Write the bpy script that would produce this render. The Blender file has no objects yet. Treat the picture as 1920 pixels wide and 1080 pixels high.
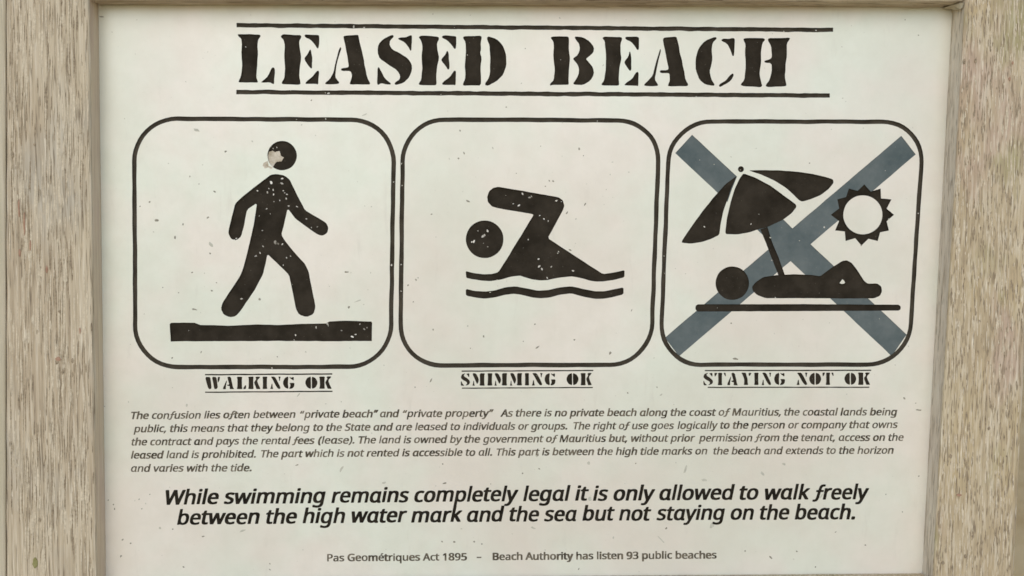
import bpy, bmesh, math, random
from mathutils import Vector, Matrix, noise
from mathutils.geometry import tessellate_polygon
R = math.radians
sc = bpy.context.scene
COL = sc.collection

# ------------------------------------------------------------------ camera, sky, sun, exposure
FPX = 1800.0                                   # focal length in photograph pixels (1920 wide)
PITCH, YAW, ROLL = R(-4.3), R(-1.6), R(0.5)
DIST = 0.90
rot = Matrix.Rotation(YAW, 3, 'Z') @ Matrix.Rotation(R(90) + PITCH, 3, 'X') @ Matrix.Rotation(ROLL, 3, 'Z')
aim = Vector((0, 0, 1.5))
cam_pos = aim - (rot @ Vector((0, 0, -1))) * DIST
cd = bpy.data.cameras.new('camera'); cam = bpy.data.objects.new('camera', cd); COL.objects.link(cam)
cam.matrix_world = Matrix.Translation(cam_pos) @ rot.to_4x4()
cd.sensor_width = 36; cd.lens = FPX / 1920 * 36; cd.clip_start = 0.01; cd.clip_end = 2000
cd.dof.use_dof = True; cd.dof.focus_distance = 0.90; cd.dof.aperture_fstop = 8.0
sc.camera = cam
SUN_EL, SUN_AZ = R(33), R(187)                 # sun behind the photographer's shoulder, veiled by cloud
w = bpy.data.worlds.new('World'); sc.world = w; w.use_nodes = True
nt = w.node_tree; bg = nt.nodes['Background']
sky = nt.nodes.new('ShaderNodeTexSky'); sky.sky_type = 'NISHITA'; sky.sun_disc = False
sky.sun_elevation = SUN_EL; sky.sun_rotation = SUN_AZ; sky.air_density = 1.0; sky.dust_density = 0.6
nt.links.new(sky.outputs[0], bg.inputs[0]); bg.inputs[1].default_value = 0.13
sd = bpy.data.lights.new('sun', 'SUN'); sun = bpy.data.objects.new('sun', sd); COL.objects.link(sun)
sd.energy = 1.0; sd.angle = R(55); sd.color = (1.0, 0.95, 0.86)
sdir = Vector((-0.12, -math.cos(SUN_EL), math.sin(SUN_EL)))
sun.location = sdir * 5; sun.rotation_euler = sdir.to_track_quat('Z', 'Y').to_euler()
vs = sc.view_settings; vs.view_transform = 'Standard'; vs.look = 'None'; vs.gamma = 1; vs.use_curve_mapping = False
vs.exposure = 0.42
sc.cycles.pixel_filter_type = 'BLACKMAN_HARRIS'; sc.cycles.filter_width = 1.6
sc.cycles.max_bounces = 8

# ------------------------------------------------------------------ helpers
def U(px, py, d=0.0):
    """photograph pixel -> point of the vertical plane lying d metres in front of the sign's white face"""
    v = rot @ Vector(((px - 960) / FPX, (540 - py) / FPX, -1))
    t = (-d - cam_pos.y) / v.y
    return cam_pos + v * t

def node_mat(name):
    m = bpy.data.materials.new(name); m.use_nodes = True
    t = m.node_tree
    return m, t, t.nodes, t.links, t.nodes['Principled BSDF']

def ramp(nd, stops):
    r = nd.new('ShaderNodeValToRGB'); e = r.color_ramp.elements
    while len(e) < len(stops): e.new(0.5)
    for i, (p, c) in enumerate(stops):
        e[i].position = p; e[i].color = (c[0], c[1], c[2], 1)
    return r

def tex_noise(nd, lk, coord, scale, detail=4, rough=0.6, vec=(1, 1, 1), off=(0, 0, 0), dist=0.0):
    mp = nd.new('ShaderNodeMapping'); mp.inputs['Scale'].default_value = vec; mp.inputs['Location'].default_value = off
    lk.new(coord, mp.inputs[0])
    n = nd.new('ShaderNodeTexNoise'); n.inputs['Scale'].default_value = scale
    n.inputs['Detail'].default_value = detail; n.inputs['Roughness'].default_value = rough
    n.inputs['Distortion'].default_value = dist
    lk.new(mp.outputs[0], n.inputs['Vector'])
    return n.outputs['Fac']

def mix(nd, lk, fac, a, b, mode='MIX'):
    m = nd.new('ShaderNodeMix'); m.data_type = 'RGBA'; m.blend_type = mode
    for s, v in ((m.inputs[0], fac), (m.inputs[6], a), (m.inputs[7], b)):
        if hasattr(v, 'is_linked'): lk.new(v, s)
        elif isinstance(v, (int, float)): s.default_value = v
        else: s.default_value = (v[0], v[1], v[2], 1)
    return m.outputs[2]

def bump(nd, lk, bsdf, h, strength, dist):
    b = nd.new('ShaderNodeBump'); b.inputs['Strength'].default_value = strength; b.inputs['Distance'].default_value = dist
    lk.new(h, b.inputs['Height']); lk.new(b.outputs[0], bsdf.inputs['Normal'])

# ------------------------------------------------------------------ materials
def make_face_mat():
    m, t, nd, lk, b = node_mat('white_laminate')
    co = nd.new('ShaderNodeTexCoord').outputs['Object']
    a = tex_noise(nd, lk, co, 9, 3, 0.55)
    r1 = ramp(nd, [(0.40, (0.757, 0.710, 0.632)), (0.60, (0.708, 0.734, 0.634))]); lk.new(a, r1.inputs[0])
    c = tex_noise(nd, lk, co, 45, 5, 0.65)
    r2 = ramp(nd, [(0.30, (0.93, 0.925, 0.91)), (0.62, (1, 1, 1))]); lk.new(c, r2.inputs[0])
    col = mix(nd, lk, 1.0, r1.outputs[0], r2.outputs[0], 'MULTIPLY')
    gk = tex_noise(nd, lk, co, 2.6, 4, 0.55, off=(0.35, 0, 0.9))
    rg = ramp(nd, [(0.42, (0, 0, 0)), (0.62, (0.5, 0.5, 0.5))]); lk.new(gk, rg.inputs[0])
    col = mix(nd, lk, rg.outputs[0], col, (0.60, 0.545, 0.46))
    s = tex_noise(nd, lk, co, 420, 2, 0.5)                       # pin-prick dirt
    r3 = ramp(nd, [(0.71, (0, 0, 0)), (0.80, (0.55, 0.55, 0.55))]); lk.new(s, r3.inputs[0])
    col = mix(nd, lk, r3.outputs[0], col, (0.30, 0.28, 0.23))
    st = tex_noise(nd, lk, co, 30, 5, 0.7, vec=(2.2, 1, 0.35), off=(3, 0, 1))   # faint run-off streaks
    r4 = ramp(nd, [(0.60, (0, 0, 0)), (0.78, (0.34, 0.34, 0.34))]); lk.new(st, r4.inputs[0])
    col = mix(nd, lk, r4.outputs[0], col, (0.50, 0.47, 0.40))
    lk.new(col, b.inputs['Base Color']); b.inputs['Roughness'].default_value = 0.33
    b.inputs['Specular IOR Level'].default_value = 0.75
    bump(nd, lk, b, c, 0.12, 0.0006)
    return m

def make_flat_mat(name, dark, light, rough=0.6, scale=60, speck=0.0, spec=0.06):
    m, t, nd, lk, b = node_mat(name)
    co = nd.new('ShaderNodeTexCoord').outputs['Object']
    a = tex_noise(nd, lk, co, scale, 5, 0.65)
    r1 = ramp(nd, [(0.33, dark), (0.66, light)]); lk.new(a, r1.inputs[0])
    col = r1.outputs[0]
    if speck:
        s = tex_noise(nd, lk, co, 520, 2, 0.5)
        r3 = ramp(nd, [(0.70, (0, 0, 0)), (0.78, (speck, speck, speck))]); lk.new(s, r3.inputs[0])
        col = mix(nd, lk, r3.outputs[0], col, (0.33, 0.30, 0.25))
    lk.new(col, b.inputs['Base Color']); b.inputs['Roughness'].default_value = rough
    b.inputs['Specular IOR Level'].default_value = spec
    bump(nd, lk, b, a, 0.2, 0.0004)
    return m

def make_wood_mat(name, base_a, base_b, streak_z, vec_off, tint=None, dark=(0.19, 0.150, 0.105), horiz=False, k_dark=0.85, light=(0.66, 0.585, 0.46)):
    m, t, nd, lk, b = node_mat(name)
    co = nd.new('ShaderNodeTexCoord').outputs['Object']
    def vec(x, z): return (z, x, x) if horiz else (x, x, z)
    big = tex_noise(nd, lk, co, 1, 3, 0.5, vec=vec(30, 6), off=vec_off)
    r1 = ramp(nd, [(0.36, base_a), (0.64, base_b)]); lk.new(big, r1.inputs[0])
    col = r1.outputs[0]
    if tint:
        for tc, off, lo, hi in tint:
            g = tex_noise(nd, lk, co, 1, 3, 0.6, vec=vec(17, 9), off=off)
            rt = ramp(nd, [(lo, (0, 0, 0)), (hi, (0.75, 0.75, 0.75))]); lk.new(g, rt.inputs[0])
            col = mix(nd, lk, rt.outputs[0], col, tc)
    f1 = tex_noise(nd, lk, co, 1, 3, 0.55, vec=vec(400, streak_z), off=vec_off, dist=0.12)     # fibres
    f2 = tex_noise(nd, lk, co, 1, 2, 0.5, vec=vec(680, streak_z * 2.2), off=(5, 2, 7), dist=0.1)
    f3 = tex_noise(nd, lk, co, 1, 2, 0.5, vec=vec(480, streak_z * 1.3), off=(1, 8, 3))
    rl = ramp(nd, [(0.51, (0, 0, 0)), (0.66, (0.6, 0.6, 0.6))]); lk.new(f1, rl.inputs[0])
    col = mix(nd, lk, rl.outputs[0], col, light)
    rm = ramp(nd, [(0.33, (0.55, 0.55, 0.55)), (0.48, (0, 0, 0))]); lk.new(f1, rm.inputs[0])
    col = mix(nd, lk, rm.outputs[0], col, (dark[0] * 1.45, dark[1] * 1.45, dark[2] * 1.45))
    rd = ramp(nd, [(0.585, (0, 0, 0)), (0.68, (k_dark, k_dark, k_dark))]); lk.new(f2, rd.inputs[0])
    col = mix(nd, lk, rd.outputs[0], col, dark)
    re = ramp(nd, [(0.61, (0, 0, 0)), (0.72, (0.8, 0.8, 0.8))]); lk.new(f3, re.inputs[0])
    col = mix(nd, lk, re.outputs[0], col, (0.74, 0.67, 0.54))
    lk.new(col, b.inputs['Base Color']); b.inputs['Roughness'].default_value = 0.85
    b.inputs['Specular IOR Level'].default_value = 0.15
    bump(nd, lk, b, f1, 0.55, 0.0012)
    return m

M_FACE = make_face_mat()
M_BLACK = make_flat_mat('weathered_black_paint', (0.020, 0.016, 0.011), (0.042, 0.034, 0.025), 0.8, 40, 0.30)
M_LINE = make_flat_mat('greyed_black_paint', (0.036, 0.030, 0.022), (0.076, 0.064, 0.048), 0.8, 50, 0.2)
M_TEXT = make_flat_mat('black_lettering', (0.009, 0.007, 0.005), (0.030, 0.025, 0.018), 0.8, 90)
M_TEXT2 = make_flat_mat('worn_small_lettering', (0.020, 0.016, 0.011), (0.21, 0.18, 0.135), 0.8, 130)
M_BLUE = make_flat_mat('faded_blue_paint', (0.080, 0.104, 0.108), (0.142, 0.163, 0.162), 0.55, 26, 0.35)
M_CHIP = make_flat_mat('bare_chip', (0.20, 0.18, 0.145), (0.80, 0.77, 0.70), 0.7, 90)
M_SCUFF = make_flat_mat('rubbed_cream_patch', (0.36, 0.30, 0.21), (0.66, 0.60, 0.50), 0.7, 160)
M_DIRT = make_flat_mat('dirt_speck', (0.16, 0.15, 0.115), (0.34, 0.32, 0.26), 0.8, 250)
M_FAINT = make_flat_mat('faint_dirt_speck', (0.42, 0.41, 0.345), (0.55, 0.54, 0.46), 0.8, 250)
PINK, OCHRE, ALGAE, GREY = (0.47, 0.35, 0.275), (0.47, 0.37, 0.215), (0.33, 0.30, 0.155), (0.41, 0.385, 0.33)
M_WOODL = make_wood_mat('silvered_wood', (0.46, 0.375, 0.265), (0.53, 0.45, 0.325), 12, (0, 0, 0), tint=[(GREY, (2, 3, 1), 0.55, 0.75)])
M_WOODR = make_wood_mat('blotched_silvered_wood', (0.45, 0.36, 0.235), (0.53, 0.445, 0.305), 30, (7, 1, 4),
                        tint=[(PINK, (4, 2, 9), 0.48, 0.62), (OCHRE, (9, 4, 2), 0.48, 0.62), (ALGAE, (1, 6, 5), 0.56, 0.66)], dark=(0.20, 0.155, 0.105))
M_RAIL = make_wood_mat('rail_wood', (0.46, 0.37, 0.28), (0.56, 0.48, 0.36), 20, (3, 3, 3), horiz=True)
M_SIDE = make_wood_mat('smooth_side_wood', (0.62, 0.50, 0.39), (0.67, 0.57, 0.39), 10, (6, 2, 2), k_dark=0.3, light=(0.72, 0.62, 0.46), dark=(0.36, 0.27, 0.19))
M_SIDER = make_wood_mat('grey_side_wood', (0.62, 0.54, 0.43), (0.68, 0.60, 0.48), 26, (8, 2, 1), k_dark=0.7, light=(0.70, 0.64, 0.54))
M_PALE = make_wood_mat('pale_batten_wood', (0.46, 0.41, 0.30), (0.53, 0.47, 0.36), 9, (2, 7, 7), k_dark=0.3, light=(0.56, 0.50, 0.39), dark=(0.32, 0.28, 0.2))

M_PORE = make_flat_mat('open_pore', (0.19, 0.15, 0.10), (0.40, 0.325, 0.23), 0.9, 420)
M_FIBRE = make_flat_mat('lifted_pale_fibre', (0.50, 0.425, 0.31), (0.68, 0.60, 0.465), 0.9, 420)
M_ALGAE = make_flat_mat('algae_spot', (0.20, 0.19, 0.075), (0.30, 0.28, 0.13), 0.9, 300)
M_RUST = make_flat_mat('reddish_stain', (0.30, 0.17, 0.115), (0.42, 0.27, 0.19), 0.9, 300)

def make_sand():
    m, t, nd, lk, b = node_mat('beach_sand')
    co = nd.new('ShaderNodeTexCoord').outputs['Object']
    a = tex_noise(nd, lk, co, 1.6, 6, 0.6); c = tex_noise(nd, lk, co, 60, 4, 0.7)
    r = ramp(nd, [(0.35, (0.52, 0.33, 0.13)), (0.65, (0.66, 0.46, 0.22))]); lk.new(a, r.inputs[0])
    lk.new(r.outputs[0], b.inputs['Base Color']); b.inputs['Roughness'].default_value = 0.95
    bump(nd, lk, b, c, 0.5, 0.02)
    return m

# ------------------------------------------------------------------ mesh builders
def link(name, me, mats, parent=None):
    for m in mats: me.materials.append(m)
    o = bpy.data.objects.new(name, me); COL.objects.link(o)
    if parent: o.parent = parent
    return o

def area(P): return sum(P[i][0] * P[(i + 1) % len(P)][1] - P[(i + 1) % len(P)][0] * P[i][1] for i in range(len(P))) / 2

def prism(bm, loops, d0, d1, mi=0):
    """closed prism over pixel loops (first is the outline, others holes), from depth d0 (front) to d1 (back)"""
    loops = [L[::-1] if (area(L) > 0) == (i > 0) else L for i, L in enumerate(loops)]
    F = [[bm.verts.new(U(x, y, d0)) for x, y in L] for L in loops]
    B = [[bm.verts.new(U(x, y, d1)) for x, y in L] for L in loops]
    fs = []
    if len(loops) == 1:
        fs.append(bm.faces.new(F[0])); fs.append(bm.faces.new(B[0][::-1]))
    else:
        tri = tessellate_polygon([[Vector((x, y, 0)) for x, y in L] for L in loops])
        ff = [v for L in F for v in L]; bb = [v for L in B for v in L]
        for a, b, c in tri:
            fs.append(bm.faces.new((ff[a], ff[b], ff[c]))); fs.append(bm.faces.new((bb[a], bb[c], bb[b])))
    for f, b in zip(F, B):
        n = len(f)
        for i in range(n): fs.append(bm.faces.new((f[i], f[(i + 1) % n], b[(i + 1) % n], b[i])))
    for q in fs: q.material_index = mi
    bmesh.ops.recalc_face_normals(bm, faces=fs)

def soften(P, r=0.22):
    out = []
    n = len(P)
    for i in range(n):
        a, b, c = P[i - 1], P[i], P[(i + 1) % n]
        la, lc = math.dist(a, b), math.dist(b, c)
        ra, rc = min(r * la, 3.0), min(r * lc, 3.0)
        out.append((b[0] + (a[0] - b[0]) * ra / max(la, 1e-6), b[1] + (a[1] - b[1]) * ra / max(la, 1e-6)))
        out.append((b[0] + (c[0] - b[0]) * rc / max(lc, 1e-6), b[1] + (c[1] - b[1]) * rc / max(lc, 1e-6)))
    return out

def densify(P, step):
    out = []
    for i in range(len(P)):
        a, b = P[i], P[(i + 1) % len(P)]
        k = max(1, int(math.dist(a, b) / step))
        for j in range(k): out.append((a[0] + (b[0] - a[0]) * j / k, a[1] + (b[1] - a[1]) * j / k))
    return out

def wob(P, amp, freq=0.06, seed=0.0):
    return [(x + amp * noise.noise((x * freq, y * freq, seed)), y + amp * noise.noise((x * freq, y * freq, seed + 37.1))) for x, y in P]

def circle(cx, cy, r, n=40, ry=None):
    return [(cx + r * math.cos(2 * math.pi * i / n), cy + (ry or r) * math.sin(2 * math.pi * i / n)) for i in range(n)]

def blob(cx, cy, rx, ry, rnd, rotd=None, n=9):
    a0 = rnd.uniform(0, math.pi) if rotd is None else R(rotd)
    out = []
    for i in range(n):
        t = 2 * math.pi * i / n; k = rnd.uniform(0.65, 1.2)
        x, y = rx * k * math.cos(t), ry * k * math.sin(t)
        out.append((cx + x * math.cos(a0) - y * math.sin(a0), cy + x * math.sin(a0) + y * math.cos(a0)))
    return out

def Z(ox, oy, s, P): return [(ox + x / s, oy + y / s) for x, y in P]
def z1(P): return Z(420, 20, 3.3103, P)
def z2(P): return Z(1000, 20, 3.3103, P)
def z3(P): return Z(240, 210, 3.692, P)
def z5(P): return Z(740, 300, 3.84, P)
def z6(P): return Z(1230, 210, 3.692, P)

DEEP = -0.0017          # floor of the routed lettering and pictures below the white face
SHAL = -0.0005          # floor of the faded cross
SLAB = -0.0024          # back of the white sheet
CUT = bmesh.new()       # everything routed out of the white sheet

def figure(name, shapes, parent, mat=M_BLACK, floor=DEEP, chips=(), wobble=0.5, cut=True, seed=1.0, scuffs=()):
    """routed shape: cuts the white sheet and lays its painted floor inside the cut"""
    bm = bmesh.new()
    for i, loops in enumerate(shapes):
        L = [wob(densify(P, 5), wobble, 0.07, seed + i) for P in loops]
        prism(bm, L, floor, SLAB)
        if cut: prism(CUT, L, 0.001, SLAB - 0.002)
    rnd = random.Random(int(seed * 31) + len(shapes))
    for (x, y, r) in chips:
        prism(bm, [blob(x, y, r * 1.1, r * 0.65, rnd)], floor + 0.00012, floor - 0.00005, 1)
    for P in scuffs:
        prism(bm, [wob(densify(P, 2), 1.2, 0.3, 5)], floor + 0.00010, floor - 0.00005, 2)
    me = bpy.data.meshes.new(name); bm.to_mesh(me); bm.free()
    return link(name, me, [mat, M_CHIP, M_SCUFF], parent)

# ------------------------------------------------------------------ the setting
bm = bmesh.new()
bmesh.ops.create_grid(bm, x_segments=60, y_segments=60, size=150)
for v in bm.verts: v.co.z = 0.12 * noise.noise((v.co.x * 0.15, v.co.y * 0.15, 0)) * min(1, max(0, (v.co.length - 4) / 10))
me = bpy.data.meshes.new('sand'); bm.to_mesh(me); bm.free()
for p in me.polygons: p.use_smooth = True
sand = link('sand', me, [make_sand()]); sand['kind'] = 'structure'

# ------------------------------------------------------------------ the framed sign
sign = bpy.data.objects.new('framed_sign', None); COL.objects.link(sign)
sign['label'] = 'white leased beach notice with black pictograms in a weathered grey wooden frame'
sign['category'] = 'sign'

FD = 0.023              # the frame stands this far in front of the white face
def lerp(a, b, t): return a + (b - a) * t

def loft(name, rows, mat_of, mats, parent, smooth=True):
    """rows: list of equal-length lists of world points, skinned into a sheet; mat_of(column) -> slot"""
    bm = bmesh.new()
    V = [[bm.verts.new(p) for p in r] for r in rows]
    for i in range(len(V) - 1):
        for j in range(len(V[0]) - 1):
            f = bm.faces.new((V[i][j], V[i][j + 1], V[i + 1][j + 1], V[i + 1][j])); f.material_index = mat_of(j); f.smooth = smooth
    for r in (V[0], V[-1]):
        bm.faces.new(r if r is V[0] else r[::-1])
    bmesh.ops.recalc_face_normals(bm, faces=bm.faces[:])
    me = bpy.data.meshes.new(name); bm.to_mesh(me); bm.free()
    return link(name, me, mats, parent)

def grain(a, b, seed):
    """relief of weathered fibre, a across the grain and b along it, in pixels"""
    g = noise.noise((a * 0.17, b * 0.012, seed)) * 0.55 + noise.noise((a * 0.42, b * 0.035, seed + 9)) * 0.45
    g2 = noise.noise((a * 0.25, b * 0.02, seed + 20))
    return g * 0.00045 - max(0.0, g2 - 0.28) * 0.0022

def slivers(me, inner, outer, sgn, seed, n_dark, n_light, dl, ll, wd_, wl, extra):
    """open pores (slot 2) and lifted pale fibres (slot 3) of the weathered face, added to the stile's mesh"""
    rnd = random.Random(seed); V, F, MI = [], [], []
    def one(px, py, ln, wd, lift, mi, lean=0.0):
        k = 5 if ln > 14 else 3; top = []
        for side in (-1, 1):
            seq = range(k + 1) if side < 0 else range(k, -1, -1)
            for i in seq:
                t = i / k; h = wd / 2 * (0.25 + 0.75 * math.sin(math.pi * t) ** 0.6) * rnd.uniform(0.7, 1.25)
                x = px + side * h + lean * (t - 0.5) + 0.8 * noise.noise((px, py * 0.1 + t * 2, seed)); y = py + (t - 0.5) * ln
                p = U(x, y, FD); p.y -= grain(x, y, float(seed)) + lift
                top.append(p)
        n0, n = len(V), len(top)
        V.extend(top); V.extend([p + Vector((0, 0.0006, 0)) for p in top])
        m = n // 2
        for i in range(m - 1): F.append((n0 + i, n0 + i + 1, n0 + n - 2 - i, n0 + n - 1 - i)); MI.append(mi)
        for i in range(n): F.append((n0 + i, n0 + n + i, n0 + n + (i + 1) % n, n0 + (i + 1) % n)); MI.append(mi)
    def place(cnt, lens, widths, lift, mi):
        for _ in range(cnt):
            while True:
                py = rnd.uniform(-20, 1100); a, b = sorted((inner(py) - sgn * 5, outer(py) + sgn * 5)); px = rnd.uniform(a, b)
                if noise.noise((px * 0.022, py * 0.006, seed + mi * 7.0)) > rnd.uniform(-0.45, 0.4): break
            one(px, py, rnd.uniform(*lens) * rnd.uniform(0.5, 1.0), rnd.uniform(*widths), lift * rnd.uniform(0.6, 1.3), mi)
    place(n_light, ll, wl, 0.00026, 3)
    place(n_dark, dl, wd_, 0.00014, 2)
    for px, py, ln, wd, mi in extra: one(px, py, ln, wd, 0.0006, mi)
    base = len(me.vertices)
    bm = bmesh.new(); bm.from_mesh(me)
    vs_ = [bm.verts.new(p) for p in V]
    for f, m in zip(F, MI):
        q = bm.faces.new([vs_[i] for i in f]); q.material_index = m
    bm.to_mesh(me); bm.free()

def stile(name, outer, front, edge, mats, seed, sgn, label, wear):
    """outer, front, edge: py -> px of the stile's outer front edge, inner front edge and the white face's edge"""
    rows = []
    ys = [-175] + list(range(-40, 1125, 5)) + [1260]
    NF = 78
    for py in ys:
        xo, xf, xe = outer(py), front(py), edge(py) - sgn * 2.0
        r = [U(xo, py, -0.02), U(xo - sgn * 0.5, py, FD - 0.006), U(xo, py, FD - 0.0022)]
        for k in range(NF + 1):
            t = k / NF; px = lerp(xo + sgn * 3.0, xf - sgn * 3.0, t)
            e = min(k, NF - k); rd = 0.0009 * max(0, 1 - e / 3) ** 2
            p = U(px, py, FD); p.y += -grain(px, py, seed) * min(1, (e + 1) / 4) + rd
            jit = 0.0
            r.append(p)
        j = noise.noise((py * 0.05, seed, 3)) * 1.3
        r.append(U(xf + j * 0.6, py, FD - 0.0024)); r.append(U(xf + sgn * 1.0 + j * 0.5, py, FD - 0.0045))
        for k in range(1, 7):
            t = k / 6; p = U(lerp(xf + sgn * 1.0, xe, t), py, lerp(FD - 0.0045, -0.0002, t))
            p.x += 0.0002 * noise.noise((k * 0.9, py * 0.03, seed + 5)) * (k < 6)
            r.append(p)
        r.append(U(xe, py, -0.02))
        rows.append(r)
    foot = [Vector((p.x, p.y, -0.05)) for p in rows[-1]]
    rows.append(foot)
    n0 = 3 + NF + 1
    o = loft(name, rows, lambda j: 1 if j >= n0 else 0, mats, sign)
    o['label'] = label
    slivers(o.data, front, outer, sgn, int(seed), *wear)
    return o

left_edge = lambda py: 186.8 + (py - 20) * 0.01335
left_front = lambda py: 168.5 + (py - 20) * 0.0132
right_edge = lambda py: 1783 - (py - 20) * 0.0534
right_front = lambda py: 1807 - (py - 20) * 0.0555
right_outer = lambda py: 1953 - py * 0.0495
stile('frame_stile', lambda py: 13.0 + 2.2 * noise.noise((py * 0.012, 1, 1)), left_front, left_edge, [M_WOODL, M_SIDE, M_PORE, M_FIBRE, M_ALGAE, M_RUST], 3.0, 1,
      'silvery stile with long dark grain and a brown inner edge',
      (560, 700, (14, 90), (16, 95), (0.9, 2.3), (1.0, 2.3), [(66, 1055, 20, 10, 4), (109, 673, 8, 11, 5), (107, 678, 9, 6, 2), (118, 697, 9, 5, 2), (136, 676, 9, 4, 2), (65, 271, 5, 4, 2), (112, 584, 5, 5, 2),
       (36, 390, 34, 3, 5), (46, 420, 44, 3, 5), (37, 474, 14, 4, 5), (57, 460, 20, 3, 5), (88, 505, 14, 4, 5), (150, 620, 12, 3, 5), (75, 975, 8, 6, 2), (24, 290, 12, 5, 2)]))
stile('frame_stile', right_outer, right_front, right_edge, [M_WOODR, M_SIDER, M_PORE, M_FIBRE, M_ALGAE, M_RUST], 11.0, -1,
      'blotchy stile with short dark flecks and greenish stains',
      (620, 620, (6, 34), (8, 40), (0.9, 2.5), (1.0, 2.4), [(1798, 928, 5, 11, 5), (1824, 1006, 4, 4, 2), (1840, 1016, 7, 5, 2), (1810, 1043, 7, 6, 2), (1768, 1055, 7, 6, 2), (1782, 855, 8, 5, 2), (1854, 803, 6, 5, 2), (1808, 115, 10, 6, 2), (1829, 114, 9, 5, 2), (1893, 148, 7, 4, 5), (1898, 118, 6, 3, 5)]))

# pale batten against the outer side of the plainer stile
rows = []
for py in [-175] + list(range(-40, 1125, 8)) + [1260]:
    r = [U(-60, py, -0.02), U(-60, py, FD - 0.004)]
    for k in range(14):
        px = lerp(-57, 9.5, k / 13); p = U(px, py, FD - 0.0022); p.y -= grain(px, py, 31) * 0.5
        r.append(p)
    r += [U(11.2, py, FD - 0.0034), U(11.5, py, FD - 0.0055), U(17.5, py, FD - 0.0062), U(17.5, py, -0.02)]
    rows.append(r)
rows.append([Vector((p.x, p.y, -0.05)) for p in rows[-1]])
loft('batten', rows, lambda j: 0, [M_PALE], sign)['label'] = 'pale narrow batten along the outer edge'

def rail(name, edge, front, out, xs, mats, seed, sgn, gap):
    """edge, front, out: px -> py of the white face's edge, the rail's inner front edge and its outer front edge"""
    rows = []
    for px in xs:
        ye, yf, yo = edge(px) + sgn * 2.0, front(px), out(px)
        pf = min(max(px, left_front(yf) + gap), right_front(yf) - gap); px0 = px
        px = pf
        r = [U(px, yo, -0.02), U(px, yo, FD - 0.003)]
        for k in range(25):
            t = k / 24; e = min(k, 24 - k)
            py = lerp(yo, yf, t); p = U(px, py, FD - 0.0006); p.y += -grain(py, px, seed) * min(1, (e + 1) / 4) + 0.0009 * max(0, 1 - e / 2) ** 2
            r.append(p)
        for k in range(1, 13):
            t = k / 12; pb = min(max(px0, left_edge(ye) + gap * 0.7), right_edge(ye) - gap * 0.7); p = U(lerp(pf, pb, t), lerp(yf, ye, t), lerp(FD - 0.002, -0.0002, t))
            gr = grain(k * 2.2, px, seed + 4) * 1.3
            if 5 <= k <= 6: gr -= 0.0007
            p.z += (gr if k < 12 else 0) * -sgn
            r.append(p)
        r.append(U(pb, ye, -0.02))
        rows.append(r)
    return loft(name, rows, lambda j: 0, mats, sign)

xs_top = [164 + i * 5 for i in range(331)]
rail('frame_rail', lambda px: 11.2 + (px - 200) * 0.0028, lambda px: -1.5 + (px - 200) * 0.0022 + 0.8 * noise.noise((px * 0.02, 0, 0)),
     lambda px: -175, xs_top, [M_RAIL], 17.0, -1, 2.6)['label'] = 'top rail with a split along its underside'
rail('frame_rail', lambda px: 1084 - (px - 200) * 0.0072, lambda px: 1097 - (px - 200) * 0.0074 + 0.8 * noise.noise((px * 0.02, 5, 0)),
     lambda px: 1262, xs_top, [M_WOODR], 23.0, 1, 1.5)

# splinter of light wood across the joint
bm = bmesh.new()
pts = [(1767, 15.5, .0035), (1785, 9.5, .012), (1800, 5.5, .0195), (1807.5, 6.0, .0225), (1806, 13.5, .0215), (1801, 17.0, .018), (1789, 19.0, .009), (1783, 17.2, .0055)]
top = [bm.verts.new(U(x, y, d)) for x, y, d in pts]; low = [bm.verts.new(U(x, y - 1, d - 0.006)) for x, y, d in pts]
bm.faces.new(top); bm.faces.new(low[::-1])
for i in range(len(pts)): bm.faces.new((top[i], top[(i + 1) % len(pts)], low[(i + 1) % len(pts)], low[i]))
bmesh.ops.recalc_face_normals(bm, faces=bm.faces[:])
me = bpy.data.meshes.new('splinter'); bm.to_mesh(me); bm.free()
link('splinter', me, [M_PALE], sign)

# ------------------------------------------------------------------ title
def rule_loops(x0, y0, x1, y1, th, seed, amp=0.9, ym=None):
    n = max(8, int(abs(x1 - x0) / 6)); up, dn = [], []
    for i in range(n + 1):
        t = i / n; x = lerp(x0, x1, t); y = lerp(y0, y1, t)
        y += amp * noise.noise((x * 0.035, seed, 0)) + amp * 0.6 * noise.noise((x * 0.011, seed, 4))
        h = th / 2 * (1 + 0.22 * noise.noise((x * 0.06, seed, 9)))
        up.append((x, y - h)); dn.append((x, y + h))
    return [up + dn[::-1]]

L_ = [[(85,148),(95,145),(220,148),(228,158),(212,180),(207,215),(212,260),(207,330),(203,375),(200,410),(212,440),(208,446),(92,446),(90,438),(106,410),(112,330),(108,250),(112,200),(108,175),(90,160)],
      [(232,440),(275,405),(295,360),(305,350),(316,360),(312,455),(300,455),(285,445),(232,446)]]
E1 = [[(352,158),(365,147),(395,150),(478,152),(482,165),(468,190),(472,240),(480,295),(470,350),(468,410),(475,450),(470,460),(360,456),(358,445),(375,420),(380,350),(375,280),(378,220),(370,180),(355,168)],
      [(500,150),(515,147),(590,150),(592,165),(588,232),(578,235),(562,205),(535,180),(503,165)],
      [(533,240),(540,245),(548,300),(548,355),(540,360),(528,345),(500,305),(500,292),(520,270)],
      [(505,452),(510,440),(545,415),(575,375),(588,372),(590,385),(585,460),(570,455),(510,455)]]
A1 = [[(722,225),(728,235),(705,310),(695,360),(690,410),(705,435),(716,445),(712,455),(630,458),(628,448),(655,425),(680,380),(695,310),(715,235)],
      [(740,160),(750,155),(828,150),(835,155),(850,230),(868,300),(880,370),(892,425),(908,448),(905,458),(785,458),(780,452),(792,425),(795,400),(785,374),(730,374),(726,358),(770,352),(775,340),(762,270),(750,200)]]
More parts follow.
